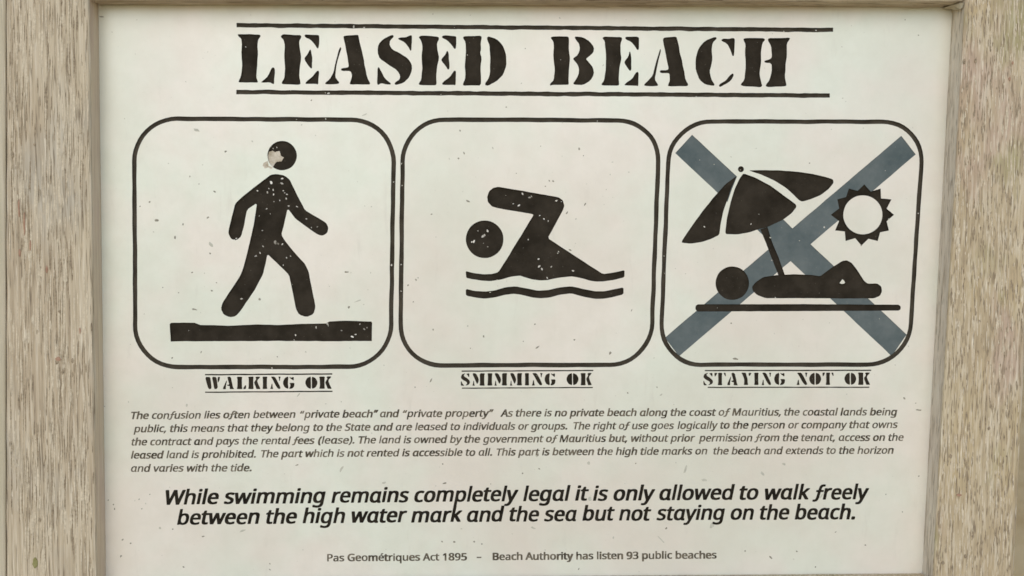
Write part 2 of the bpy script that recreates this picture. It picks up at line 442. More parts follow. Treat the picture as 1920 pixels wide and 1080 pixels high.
S1 = [[(1050,150),(1055,160),(1030,185),(1028,215),(1045,240),(1090,262),(1140,295),(1165,330),(1168,370),(1150,410),(1115,450),(1070,462),(1058,455),(1062,445),(1090,430),(1095,405),(1075,370),(1020,335),(970,300),(952,255),(958,210),(990,175),(1035,152)],
      [(1080,172),(1100,165),(1130,165),(1150,155),(1165,152),(1167,165),(1163,245),(1157,250),(1145,225),(1120,195),(1085,180)],
      [(952,355),(962,350),(975,375),(1000,420),(1035,450),(1035,460),(1010,458),(975,450),(960,460),(952,458)]]
E2 = [[(1208,165),(1220,155),(1330,160),(1335,175),(1322,200),(1325,250),(1335,297),(1322,350),(1318,420),(1320,455),(1312,465),(1212,462),(1208,452),(1225,425),(1230,350),(1228,270),(1230,210),(1222,185)],
      [(1352,160),(1365,153),(1440,157),(1442,170),(1440,235),(1430,240),(1415,215),(1385,185),(1355,170)],
      [(1385,245),(1395,265),(1400,360),(1390,368),(1375,345),(1350,312),(1350,300),(1372,275)],
      [(1352,455),(1360,445),(1400,415),(1425,375),(1438,372),(1440,385),(1437,465),(1425,460),(1360,462)]]
D1 = [[(1483,168),(1490,158),(1595,155),(1602,165),(1592,200),(1597,240),(1590,262),(1600,295),(1592,340),(1595,400),(1595,465),(1485,465),(1482,455),(1498,425),(1495,340),(1500,290),(1502,240),(1498,195)],
      [(1632,165),(1645,158),(1690,175),(1730,215),(1752,275),(1752,340),(1735,395),(1690,440),(1640,465),(1622,462),(1620,452),(1640,425),(1650,390),(1652,290),(1648,215),(1635,185)]]
B2 = [[(108,170),(118,160),(215,160),(223,172),(220,230),(228,300),(220,360),(218,420),(222,455),(215,460),(115,462),(105,467),(102,455),(128,430),(132,360),(125,290),(128,220),(125,190)],
      [(255,165),(262,160),(310,165),(350,190),(375,225),(372,260),(345,285),(325,300),(345,320),(372,355),(376,395),(355,435),(310,460),(255,460),(246,452),(265,430),(280,400),(285,365),(275,335),(248,305),(248,295),(275,275),(288,240),(285,205),(265,185)]]
E3 = [[(428,170),(440,160),(545,165),(550,178),(540,205),(540,260),(548,300),(535,350),(530,420),(532,460),(525,466),(430,466),(422,458),(440,435),(448,360),(450,280),(445,215),(445,190)],
      [(570,168),(580,160),(652,163),(658,175),(655,240),(645,247),(630,220),(605,190),(575,180)],
      [(598,252),(605,262),(610,310),(608,368),(598,375),(585,355),(565,325),(568,312),(590,285)],
      [(565,460),(575,450),(610,425),(635,385),(648,380),(654,392),(652,468),(640,465),(575,465)]]
A2 = [[(788,238),(793,245),(775,320),(765,370),(752,425),(772,455),(775,465),(755,470),(690,468),(688,458),(710,440),(740,400),(765,310),(785,245)],
      [(803,175),(815,165),(885,162),(892,170),(905,230),(910,265),(918,295),(935,370),(945,430),(962,460),(955,468),(838,470),(836,462),(848,435),(845,395),(838,388),(788,388),(784,371),(830,370),(840,360),(822,270),(810,215)]]
C2 = [[(1085,180),(1130,163),(1140,172),(1115,200),(1108,250),(1110,300),(1105,340),(1095,380),(1105,430),(1125,460),(1115,468),(1070,460),(1030,430),(1008,370),(1007,300),(1025,235),(1050,200)],
      [(1168,180),(1180,172),(1215,175),(1235,168),(1250,172),(1250,200),(1245,280),(1235,283),(1225,250),(1200,205),(1170,188)],
      [(1150,465),(1158,455),(1195,435),(1220,400),(1238,388),(1244,402),(1228,434),(1190,458),(1160,475)]]
H2 = [[(1303,178),(1315,170),(1432,170),(1440,180),(1420,200),(1412,250),(1415,300),(1410,340),(1405,400),(1415,450),(1422,465),(1412,475),(1295,468),(1285,460),(1310,430),(1318,350),(1315,270),(1318,210)],
      [(1455,180),(1465,170),(1590,168),(1592,178),(1575,205),(1575,280),(1565,340),(1562,410),(1572,460),(1568,468),(1450,475),(1442,465),(1468,430),(1478,380),(1478,325),(1435,322),(1432,310),(1470,300),(1480,285),(1475,220)]]
first = [[soften(z1(P))] for g in (L_, E1, A1, S1, E2, D1) for P in g]
second = [[soften(z2(P))] for g in (B2, E3, A2, C2, H2) for P in g]
figure('title_word', first, sign, wobble=0.9, seed=2.0, chips=[(z1([(1510, 275)])[0] + (1.3,)), (z1([(135, 225)])[0] + (1.2,))])['label'] = 'large black stencil word LEASED'
figure('title_word', second, sign, wobble=0.9, seed=2.6, chips=[(z2([(170, 305)])[0] + (1.0,))])['label'] = 'large black stencil word BEACH'
figure('title_rule', [rule_loops(443.5, 47.3, 1562, 56.3, 8.0, 1.0)], sign, mat=M_LINE, wobble=0.3, seed=3.0, chips=[(663, 50, 2.4), (683, 51.5, 1.8), (1530, 57, 1.5)])
figure('title_rule', [rule_loops(443.2, 172.6, 1556, 179.2, 8.2, 5.0)], sign, mat=M_LINE, wobble=0.3, seed=4.0, chips=[(616, 175, 2.6), (610, 174, 1.2)])

# ------------------------------------------------------------------ picture borders
def border(c, r, th, seed, chips, label):
    (tl, tr, br, bl) = c
    def bil(u, v):
        return (lerp(lerp(tl[0], tr[0], u), lerp(bl[0], br[0], u), v), lerp(lerp(tl[1], tr[1], u), lerp(bl[1], br[1], u), v))
    W, H = math.dist(tl, tr), math.dist(tl, bl)
    def ring(off):
        P = []
        cs = [((r, r), 180), ((W - r, r), 270), ((W - r, H - r), 0), ((r, H - r), 90)]
        base = []
        for (cx, cy), a0 in cs:
            for k in range(13):
                a = R(a0 + 90 * k / 12)
                base.append((cx + (r + off) * math.cos(a), cy + (r + off) * math.sin(a)))
        for i in range(len(base)):
            a, b = base[i], base[(i + 1) % len(base)]
            k = max(1, round(math.dist(base[i], base[(i + 1) % len(base)]) / 7)) if (i % 13) == 12 else 1
            for j in range(k): P.append((lerp(a[0], b[0], j / k), lerp(a[1], b[1], j / k)))
        return [bil(x / W, y / H) for x, y in P]
    A, B = ring(th / 2), ring(-th / 2)
    if len(A) != len(B): raise ValueError('border')
    A = wob(A, 0.9, 0.03, seed); B = wob(B, 0.9, 0.03, seed + 0.4)
    bm = bmesh.new()
    for tgt, d0, d1 in ((bm, DEEP, SLAB), (CUT, 0.001, SLAB - 0.002)):
        V = [[tgt.verts.new(U(x, y, d)) for x, y in P] for P, d in ((A, d0), (A, d1), (B, d1), (B, d0))]
        n = len(A); fs = []
        for q in range(4):
            p0, p1 = V[q], V[(q + 1) % 4]
            for i in range(n): fs.append(tgt.faces.new((p0[i], p0[(i + 1) % n], p1[(i + 1) % n], p1[i])))
        bmesh.ops.recalc_face_normals(tgt, faces=fs)
    rnd = random.Random(seed)
    for x, y, q in chips: prism(bm, [blob(x, y, q, q * 0.8, rnd)], DEEP + 0.0001, DEEP - 0.00005, 1)
    me = bpy.data.meshes.new('picture_border'); bm.to_mesh(me); bm.free()
    o = link('picture_border', me, [M_LINE, M_CHIP], sign); o['label'] = label
    return (A, B)

RING1 = border([(251.5, 222.3), (739, 225), (732.5, 687.6), (254, 688.5)], 80, 8.4, 1.3, [(734, 497, 2.0), (738, 341, 1.3), (556, 224, 1.0), (510, 690, 1.5)], 'rounded black border round the walking figure')
RING2 = border([(756, 224), (1237, 226), (1220, 684), (750, 685.2)], 78, 8.4, 2.3, [(752, 496, 1.6), (754, 348, 1.3), (752, 546, 1.4), (1120, 227, 1.0)], 'rounded black border round the swimmer')
RING3 = border([(1256, 227.5), (1732.5, 228.5), (1703, 683.6), (1237.5, 683.8)], 78, 8.2, 3.3, [(1722, 400, 1.2), (1245, 480, 1.2)], 'rounded black border round the sunbather')

# ------------------------------------------------------------------ walking figure
man = [(1030,428),(1085,440),(1120,470),(1140,510),(1180,592),(1225,680),(1300,724),(1370,765),(1388,800),(1378,840),(1345,857),(1310,848),(1160,740),(1105,668),(1085,760),(1062,850),(1085,890),(1150,970),(1225,1053),(1250,1103),(1275,1230),(1298,1353),(1285,1398),(1235,1420),(1185,1403),(1162,1363),(1140,1245),(1115,1128),(1040,1055),(965,983),(950,1060),(935,1123),(870,1243),(775,1383),(745,1413),(705,1420),(662,1403),(642,1363),(655,1318),(715,1228),(775,1138),(800,1073),(830,960),(870,780),(893,630),(825,675),(800,800),(785,860),(750,888),(715,880),(693,840),(700,800),(742,635),(770,605),(860,532),(960,455),(990,435)]
ch3 = [(990,488,13),(1065,495,11),(1068,460,9),(965,555,9),(1005,540,8),(1008,570,7),(975,530,6),(1095,600,8),(1100,570,7),(1050,612,6),(1112,650,7),(1170,655,7),(960,670,7),(915,975,7),(888,995,6),(935,930,6),(1020,903,14),(1040,912,9),(1068,915,8),(930,820,6),(908,720,5),(750,875,8),(735,885,6),(1235,740,7),(1310,795,6),(1270,800,5),(1098,1008,6),(1125,997,6),(787,1293,9),(880,998,6),(912,973,6),(1075,1060,6),(1010,620,4),(985,705,4),(895,545,7),(1075,545,6),(1085,560,5)]
def chips_z(f, L, s): return [f([(x, y)])[0] + (r / s,) for x, y, r in L]
walk = figure('walking_figure', [[soften(z3(man), 0.2)]], sign, wobble=0.5, seed=6.0, chips=chips_z(z3, ch3, 3.9))
walk['label'] = 'black striding stick man peppered with pale chips'
scuff = z3([(975,275),(1000,268),(1018,276),(1050,270),(1056,300),(1078,315),(1064,342),(1034,343),(1015,360),(1003,382),(990,392),(975,372),(968,345),(965,310)])
head = figure('head', [[circle(*z3([(1067, 302)])[0], 27.6)]], walk, wobble=0.3, seed=7.0, chips=chips_z(z3, [(1030,245,6),(1005,252,6),(990,240,4)], 4.2), scuffs=[scuff])
head['label'] = 'round black head with a rubbed cream patch'
bar = [(290,545),(300,537),(380,534),(460,536),(500,552),(600,553),(700,556),(900,548),(1050,552),(1200,543),(1370,540),(1395,526),(1500,522),(1600,524),(1685,528),(1690,540),(1688,662),(1400,664),(1000,662),(600,664),(295,665)]
gbar = figure('ground_bar', [[[(240 + x / 3.692, 460 + y / 3.692) for x, y in bar]]], sign, wobble=0.6, seed=8.0,
       chips=[(240 + x / 3.692, 460 + y / 3.692, r / 4.2) for x, y, r in [(1378,541,11),(1302,568,9),(1160,622,8),(1478,590,7),(1552,632,12),(1575,617,8),(1635,580,9),(1655,570,6),(1605,545,6),(1150,655,5),(420,590,4)]])
gbar['label'] = 'thick black ground bar under the walking figure'

# ------------------------------------------------------------------ swimmer
swim = [(745,193),(860,212),(1000,236),(1100,254),(1180,268),(1212,290),(1222,330),(1212,360),(1150,476),(1102,562),(1300,692),(1500,822),(1580,810),(1655,792),(1655,845),(1580,863),(1500,875),(1450,876),(1400,867),(1360,855),(1310,844),(1270,838),(1180,848),(1100,865),(1050,868),(980,858),(930,842),(905,832),(840,840),(760,862),(690,872),(620,868),(560,858),(515,848),(512,800),(570,815),(640,823),(700,820),(745,808),(800,724),(900,560),(1000,395),(985,388),(900,374),(740,347),(700,335),(670,300),(666,265),(680,225),(710,200)]
ch5 = [(920,243,9),(970,270,10),(985,262,7),(895,327,10),(1165,293,9),(853,315,6),(1043,400,6),(1075,425,6),(1105,440,7),(1035,713,9),(1042,765,12),(1060,785,10),(1128,768,8),(1285,798,10),(1180,660,7),(1098,848,8),(962,573,6),(800,255,3),(1200,300,4)]
swimmer = figure('swimming_figure', [[soften(z5(swim), 0.12)]], sign, wobble=0.4, seed=9.0, chips=chips_z(z5, ch5, 4.1))
swimmer['label'] = 'black swimmer with a bent arm rising from a wave'
figure('head', [[circle(*z5([(648, 571)])[0], 35.3)]], swimmer, wobble=0.3, seed=10.0,
       chips=chips_z(z5, [(635,550,15),(648,540,8),(668,510,10),(570,588,13),(555,590,7),(600,510,5),(670,625,5),(640,600,4)], 4.1))
wave = [(512,928),(570,942),(650,948),(720,940),(800,915),(870,910),(950,925),(1030,940),(1100,938),(1180,918),(1270,908),(1340,925),(1440,945),(1510,945),(1580,930),(1648,917),(1648,967),(1570,988),(1500,1000),(1440,1000),(1360,985),(1270,960),(1190,970),(1110,992),(1050,996),(990,990),(900,968),(850,963),(790,972),(720,990),(650,998),(590,992),(512,977)]
figure('wave_line', [[soften(z5(wave), 0.15)]], sign, wobble=0.4, seed=11.0)['label'] = 'black wavy water line below the swimmer'

# ------------------------------------------------------------------ sunbather, parasol, sun and cross
UMB = [[(560,442),(480,500),(400,590),(320,690),(240,800),(180,890),(178,905),(240,912),(320,900),(390,875),(438,850),(445,790),(465,690),(490,620),(520,530)],
       [(605,425),(690,455),(800,515),(900,590),(970,640),(972,660),(940,700),(880,745),(775,795),(700,815),(640,835),(560,848),(485,845),(480,830),(490,740),(515,630),(545,530),(580,460)],
       [(640,405),(700,402),(850,404),(1000,415),(1130,438),(1225,465),(1230,490),(1200,530),(1140,575),(1070,605),(1010,620),(990,610),(960,580),(900,525),(820,475),(720,430)]]
N_BEFORE = len(CUT.verts)
umb = figure('parasol', [[soften(z6(P), 0.15)] for P in UMB], sign, wobble=0.4, seed=12.0, chips=chips_z(z6, [(335,795,7),(658,775,7)], 4.0))
umb['label'] = 'tilted black parasol in three panels'
figure('finial', [[circle(*z6([(588, 396)])[0], 5.6, 16)]], umb, wobble=0.2, seed=13.0, chips=[(1388.3, 318.5, 1.2)])
figure('pole', [[z6([(722,812),(772,797),(800,890),(850,1010),(893,1132),(848,1132),(800,1010),(760,905)])]], umb, wobble=0.3, seed=14.0, chips=chips_z(z6, [(805,1030,6)], 4.0))
SUNP = [(1442,500),(1555,530),(1630,605),(1648,712),(1612,820),(1535,893),(1422,925),(1312,893),(1240,820),(1210,712),(1255,605),(1335,530)]
scx, scy = 1432, 712; so = []
for i, p in enumerate(SUNP):
    q = SUNP[(i + 1) % 12]; mx, my = (p[0] + q[0]) / 2 - scx, (p[1] + q[1]) / 2 - scy; k = 170 / math.hypot(mx, my)
    so += [p, (scx + mx * k, scy + my * k)]
so = z6(so); si = circle(*z6([(scx, scy)])[0], 36.6, 48)
sunp = figure('sun', [[so, si]], sign, wobble=0.3, seed=15.0); sunp['label'] = 'black twelve pointed sun ring with a white centre'
body = [(665,1208),(690,1178),(740,1143),(840,1128),(960,1123),(1080,1128),(1135,1138),(1175,1108),(1215,1078),(1290,1031),(1320,1026),(1355,1043),(1400,1105),(1440,1168),(1465,1188),(1530,1186),(1560,1208),(1565,1243),(1550,1273),(1510,1290),(1300,1291),(1000,1289),(760,1289),(700,1268),(670,1238)]
gap = [(1270,1185),(1290,1158),(1300,1166),(1309,1180),(1302,1188),(1285,1190)]
sb = figure('sunbathing_figure', [[soften(z6(body), 0.15), z6(gap)]], sign, wobble=0.3, seed=16.0)
sb['label'] = 'black reclining figure with a raised knee'
figure('head', [[circle(*z6([(528, 1185)])[0], 31.4)]], sb, wobble=0.3, seed=17.0)
bx0, bx1 = 1230 + 272 / 3.692, 1230 + 1695 / 3.692
bed = [(bx0 + 5, 570.6), (1500, 570.2), (bx1 - 5, 571.3), (bx1 - 1, 573.5), (bx1, 577), (bx1 - 1, 580.5), (bx1 - 5, 582.4), (1500, 583.4), (bx0 + 5, 584.2), (bx0 + 1.2, 581.5), (bx0, 577.5), (bx0 + 1.2, 573)]
figure('sun_bed', [[bed]], sign, wobble=0.3, seed=18.0)['label'] = 'long thin black slab under the reclining figure'

rib = z6([(574,446),(586,458),(551,530),(521,625),(499,692),(478,690),(496,620),(527,530),(560,450)])
cross_px = z6([(250,158),(945,805),(1698,165),(1798,293),(1070,915),(1735,1541),(1632,1690),(931,1032),(158,1692),(62,1562),(814,921),(133,285)])
CROSS_CUT = bmesh.new()
BLK = bmesh.new(); tmp = bpy.data.meshes.new('tmp'); CUT.to_mesh(tmp); BLK.from_mesh(tmp)
prism(BLK, [si], 0.001, SLAB - 0.002); prism(BLK, [rib], 0.001, SLAB - 0.002); prism(BLK, [z6(gap)], 0.001, SLAB - 0.002)
cl = wob(densify(cross_px, 8), 0.4, 0.05, 3)

def mesh_of(bm, name):
    me = bpy.data.meshes.new(name); bm.to_mesh(me); bm.free(); return me

def subtract(base_me, cut_me):
    a = bpy.data.objects.new('a', base_me); b = bpy.data.objects.new('b', cut_me)
    COL.objects.link(a); COL.objects.link(b)
    md = a.modifiers.new('m', 'BOOLEAN'); md.operation = 'DIFFERENCE'; md.solver = 'EXACT'; md.use_self = True; md.object = b
    bpy.context.view_layer.update()
    me = bpy.data.meshes.new_from_object(a.evaluated_get(bpy.context.evaluated_depsgraph_get()))
    bpy.data.objects.remove(a); bpy.data.objects.remove(b)
    return me

cbm = bmesh.new(); prism(cbm, [cl], SHAL, SLAB)
c2 = bmesh.new(); prism(c2, [cl], 0.001, SLAB - 0.002)
c3 = bmesh.new(); prism(c3, [circle(*z6([(scx, scy)])[0], 38.5, 48)], 0.003, SLAB - 0.006); prism(c3, [rib], 0.003, SLAB - 0.006); prism(c3, [z6(gap)], 0.003, SLAB - 0.006)
cross_cut = subtract(mesh_of(c2, 'c2'), mesh_of(c3, 'c3')); CUT.from_mesh(cross_cut)
cross_me = subtract(mesh_of(cbm, 'c0'), mesh_of(BLK, 'c1')); cross_me.materials.clear(); cross_me.name = 'cross_mark'
rndx = random.Random(5)
bm = bmesh.new(); bm.from_mesh(cross_me)
for x, y, r in [(1545.6, 426, 1.8), (1447, 488, 1.5), (1312, 300, 1.0), (1660, 320, 0.9)]: prism(bm, [blob(x, y, r, r * .8, rndx)], SHAL + 0.0001, SHAL - 0.00005, 1)
bm.to_mesh(cross_me); bm.free()
link('cross_mark', cross_me, [M_BLUE, M_CHIP], sign)['label'] = 'wide faded blue diagonal cross'

# ------------------------------------------------------------------ captions
ST = {
 'W': [[(0,0),(33,0),(38,45),(42,90),(36,100),(25,100),(18,80)], [(48,0),(75,0),(78,40),(84,85),(75,100),(62,100),(55,50)], [(85,0),(100,0),(96,25),(86,48),(83,30)]],
 'A': [[(30,30),(34,36),(23,80),(25,100),(0,100),(2,85),(15,60)], [(38,0),(68,0),(80,50),(90,90),(100,100),(58,100),(62,75),(40,72),(40,64),(57,62),(50,40)]],
 'L': [[(0,0),(58,0),(52,20),(52,80),(58,100),(0,100),(8,80),(8,20)], [(66,100),(90,70),(100,72),(98,100)]],
 'K': [[(0,0),(45,0),(41,20),(42,80),(45,100),(0,100),(6,80),(6,20)], [(62,8),(70,0),(98,0),(98,6),(75,32),(84,60),(100,95),(98,100),(70,100),(66,85),(52,50),(56,40),(70,20)]],
 'I': [[(0,0),(100,0),(90,20),(90,80),(100,100),(0,100),(10,80),(10,20)]],
 'N': [[(5,0),(45,0),(70,40),(95,85),(95,98),(75,100),(55,75),(25,25)], [(14,58),(20,60),(22,85),(28,100),(0,100),(6,90)], [(78,0),(100,0),(94,15),(92,32),(86,32),(84,12)]],
 'G': [[(42,0),(46,10),(41,50),(46,90),(42,100),(15,88),(2,60),(2,40),(15,12)], [(60,0),(72,8),(92,2),(95,8),(94,30),(82,24),(60,8)], [(56,52),(100,52),(98,80),(85,95),(60,100),(56,92),(66,78),(64,60)]],
 'O': [[(40,0),(44,10),(44,90),(40,100),(15,88),(0,60),(0,40),(15,12)], [(60,0),(85,12),(100,40),(100,60),(85,88),(60,100),(56,90),(56,10)]],
 'S': [[(45,0),(50,4),(35,12),(38,25),(70,42),(95,60),(98,75),(85,92),(55,100),(52,95),(66,85),(62,70),(30,55),(5,40),(4,25),(15,8)], [(60,4),(85,0),(92,2),(92,28),(85,26),(72,12)], [(2,66),(8,66),(18,85),(35,96),(30,100),(2,100)]],
 'M': [[(0,0),(30,0),(50,45),(48,68),(38,88),(26,60)], [(8,62),(12,62),(14,88),(20,100),(0,100),(4,90)], [(62,0),(100,0),(95,20),(95,80),(100,100),(58,100),(64,80),(63,40)]],
 'T': [[(32,0),(66,0),(62,20),(62,80),(66,100),(28,100),(34,80),(34,20)], [(0,0),(22,0),(20,8),(8,28),(2,28)], [(80,0),(96,0),(98,26),(92,26),(82,8)]],
 'Y': [[(0,0),(45,0),(48,20),(60,50),(62,80),(68,100),(25,100),(30,80),(28,50),(12,15)], [(72,0),(100,0),(94,10),(80,26),(74,22)]],
}
def caption(letters, y0, y1, rules, seed, label):
    shapes = []
    xa, xb = letters[0][1], letters[-1][2]
    for ch, x0, x1 in letters:
        t = (x0 - xa) / (xb - xa); dy = lerp(0, -0.7, t)
        for P in ST[ch]:
            mx, my = sum(a for a, b in P) / len(P), sum(b for a, b in P) / len(P)
            P = [(a + math.copysign(min(2.2, abs(a - mx) * 0.12), a - mx), b + math.copysign(min(1.5, abs(b - my) * 0.1), b - my)) for a, b in P]
            shapes.append([soften([(lerp(x0, x1, a / 100), lerp(y0, y1, b / 100) + dy) for a, b in P], 0.2)])
    o = figure('caption_lettering', shapes, sign, wobble=0.45, seed=seed, floor=-0.0007)
    o['label'] = label
    for i, (a, b, c, d, th) in enumerate(rules):
        figure('rule', [rule_loops(a, b, c, d, th, seed + i, 0.4)], o, wobble=0.1, seed=seed + 0.5 + i, floor=-0.0007)
def off(o, s, L): return [(c, o + a / s, o + b / s) for c, a, b in L]
caption(off(376, 7.385, [('W',65,270),('A',312,465),('L',503,632),('K',660,825),('I',858,925),('N',965,1110),('G',1145,1298),('O',1455,1615),('K',1645,1810)]),
        706.8, 729.4, [(384.3, 702.6, 623, 701.2, 2.6), (384.5, 735.4, 623.5, 733.8, 2.4)], 21.0, 'stencil caption WALKING OK')
caption(off(856, 7.385, [('S',60,185),('M',220,390),('I',428,495),('M',525,700),('M',740,905),('I',945,1005),('N',1042,1190),('G',1222,1368),('O',1528,1685),('K',1720,1870)]),
        700.2, 722.8, [(865.5, 695.9, 1112.5, 694.7, 2.3), (866, 727.9, 1111.5, 726.5, 2.1)], 24.0, 'stencil caption SMIMMING OK')
caption(off(1310, 11.294, [('S',100,305),('T',335,580),('A',610,830),('Y',905,1115),('I',1175,1270),('N',1335,1535),('G',1600,1825)]) +
        off(1470, 11.294, [('N',265,495),('O',540,780),('T',815,1055),('O',1285,1525),('K',1570,1815)]),
        699.4, 722.0, [(1321.5, 694.9, 1633.5, 694.3, 2.4), (1327, 726.4, 1630, 726.0, 2.2)], 27.0, 'stencil caption STAYING NOT OK')

# ------------------------------------------------------------------ the white sheet, with every cut routed out of it
slab = bmesh.new()
prism(slab, [[(174, -2), (1797, 3), (1740, 1090), (190, 1098)]], 0.0, SLAB)
face_me = subtract(mesh_of(slab, 's0'), mesh_of(CUT, 's1')); face_me.materials.clear(); face_me.name = 'face_panel'
bm = bmesh.new(); bm.from_mesh(face_me)
bm.normal_update()
rimx = (U(184, 540).x, U(1745, 540).x); rimz = (U(960, 1082).z, U(960, 8).z)
for f in bm.faces:                                   # the routed walls carry the black paint of the floors
    c = f.calc_center_median()
    f.material_index = 4 if abs(f.normal.y) < 0.5 and rimx[0] < c.x < rimx[1] and rimz[0] < c.z < rimz[1] else 0
SPOTS = """423,284,3,2 356,331,2,1.4 402,359,4,1.6,30 280.6,379,2.2,1.8 262.5,387,1.6,1.4 294,413,4.2,2.8 390,408,3.4,1.8,-30 343,421,1.5,2.6 328,445,2.2,4,-20 394,475,2.4,2
360,511,2.2,1.4 406,530,1.8,1.5 397,545,2.4,1.7 305,539,1.4,1.2 335,549,1.3,1 487,561,2.8,2.6 365,580,6,2,10 649.5,510,5,1.6,0 654,576,2.6,2.4 377,660,1.4,2.6 323,671,2,1.4 520,669,1.6,1.2
877,377,4.4,1.8,30 1030,339,2.2,1.4 1037,339.6,2.4,1.7 1022.5,349.5,1.6,1.3 1097,383,3.4,1.3 809,401.5,2,1.5 1063,399,3.2,1.7 780,524.5,2.8,1.8 784,521,1.6,1.2 765,535,2.6,1.6 775,566,1.6,1.2 968,325,1.3,1 1069,469,3.6,1.5,20
812,618,2,1.5 907,631,3.2,1.5 1008,651,5,1.7,-35 1144,662,3.6,2.8 1077,637,2.1,1.8 1003,608,1.6,1.8 981,640,1.3,1.1 882,653,1.3,1.1 808,713,5,1.5,-60 778,726,1.8,1.3 1232,726,1.3,1.8 1177,737,1.8,1.3 1184,582,1,3
1371,606,1.8,1.5 1379,673,5.6,2.2,0 1615,460,2.4,1.6 1696,747,3.6,1.7 1518,306,1.5,1.2 584,188,1.3,2 949,201,1.8,1.4 862.5,245,1.5,2.4 870,287,1.6,3 859.5,297,2.2,1.8 985,91,1.3,1.1 1086,279,2,2.8 1094,292,1.4,1.1 1013.6,274,1.3,1.1
557,872,4,1.3,-15 261,936,2.3,1.3 266,954,1.3,1.8 324,992,2.2,1.5 381,1006,1.4,3.6 281,927,1.6,1.2 830,870,1.9,1.6 834,906,4.6,1.5,-15 920,907.5,1.4,1.3 980,887.5,1.9,1.6 1011,879,2.4,1.3,30 852,1016,2.6,2.2 829,1015.6,2.2,1.4 889,1015.6,2,2 903.6,1020,1.6,1.6 1192,869,2.1,1.6
1723,769,6,1.8,5 1717,756,1.2,1.2 1722.6,893,1.8,1.5 1249,990.5,2.3,2 1445,1045,4.6,1.9,40 1494,1034,2.3,1.6 1622.5,1022,2.2,1.6 1567,997.5,2.2,1.1,-30 1661,927,1.4,1.2 1692,960,1.4,1.1 1397,1033,1.6,2
212.7,946,1.4,1.6 215,954,2.2,1.3 230,1012,2.8,1.8 245,1018.7,1.5,2.4 226.7,1042.7,2,2.8 344,1063,2.4,1.5,25 506,1057,1.2,1.8 506,1068,1.2,2.4 1085,1067,2.4,1.1 1529,1063,2.2,1.6 191,31.5,6,1.5,6 196,762,1,1 203,938,1.6,1.2 1697,37,1.2,1.2 1722,66,1.6,1.4"""
FAINT = """473,265,2,1.6 368,244,3,6 288,435,1.6,1.3 396,459,6,3 373,345,1.8,1.6 684,215,6,1.2,-25 671,564,8,1.2,-20 877,611,2,1.5 1104,868,3,4 1540,930,7,2 1285,880,2,9,20 1240,1012,1.4,9 1335,985,4,6 1430,888,3,5 640,880,7,2 1470,870,4,2 1000,990,6,2 455,995,6,2,-20 300,990,3,2 1150,1008,3,2 720,905,4,2 1106,935,4.4,4 1007,852,5,4 1240,740,3,1.5 560,740,5,1.5 1320,900,3,6 350,760,3,2"""
rnd = random.Random(77)
def spots(txt, mi, f0):
    for s in txt.split():
        v = [float(q) for q in s.split(',')]
        prism(bm, [blob(v[0], v[1], v[2] * f0, v[3] * f0, rnd, v[4] if len(v) > 4 else None)], 0.00006, -0.0001, mi)
spots(SPOTS, 1, 0.92); spots(FAINT, 2, 1.0)
for i in range(150):
    x, y = rnd.uniform(210, 1725), rnd.uniform(25, 1065); r = rnd.uniform(0.5, 1.3)
    prism(bm, [blob(x, y, r * rnd.uniform(1, 2), r, rnd, n=6)], 0.00004, -0.0001, 2)
# the rubbed patch runs off the walker's head onto the sheet
prism(bm, [wob(densify(z3([(968,338),(972,372),(1003,384),(992,392),(968,384),(948,392),(932,372),(938,352),(955,345)]), 2), 1.2, 0.3, 5)], 0.00007, -0.0001, 3)
bm.to_mesh(face_me); bm.free()
face = link('face_panel', face_me, [M_FACE, M_DIRT, M_FAINT, M_SCUFF, M_BLACK], sign)
face['label'] = 'white sheet flecked with dirt'

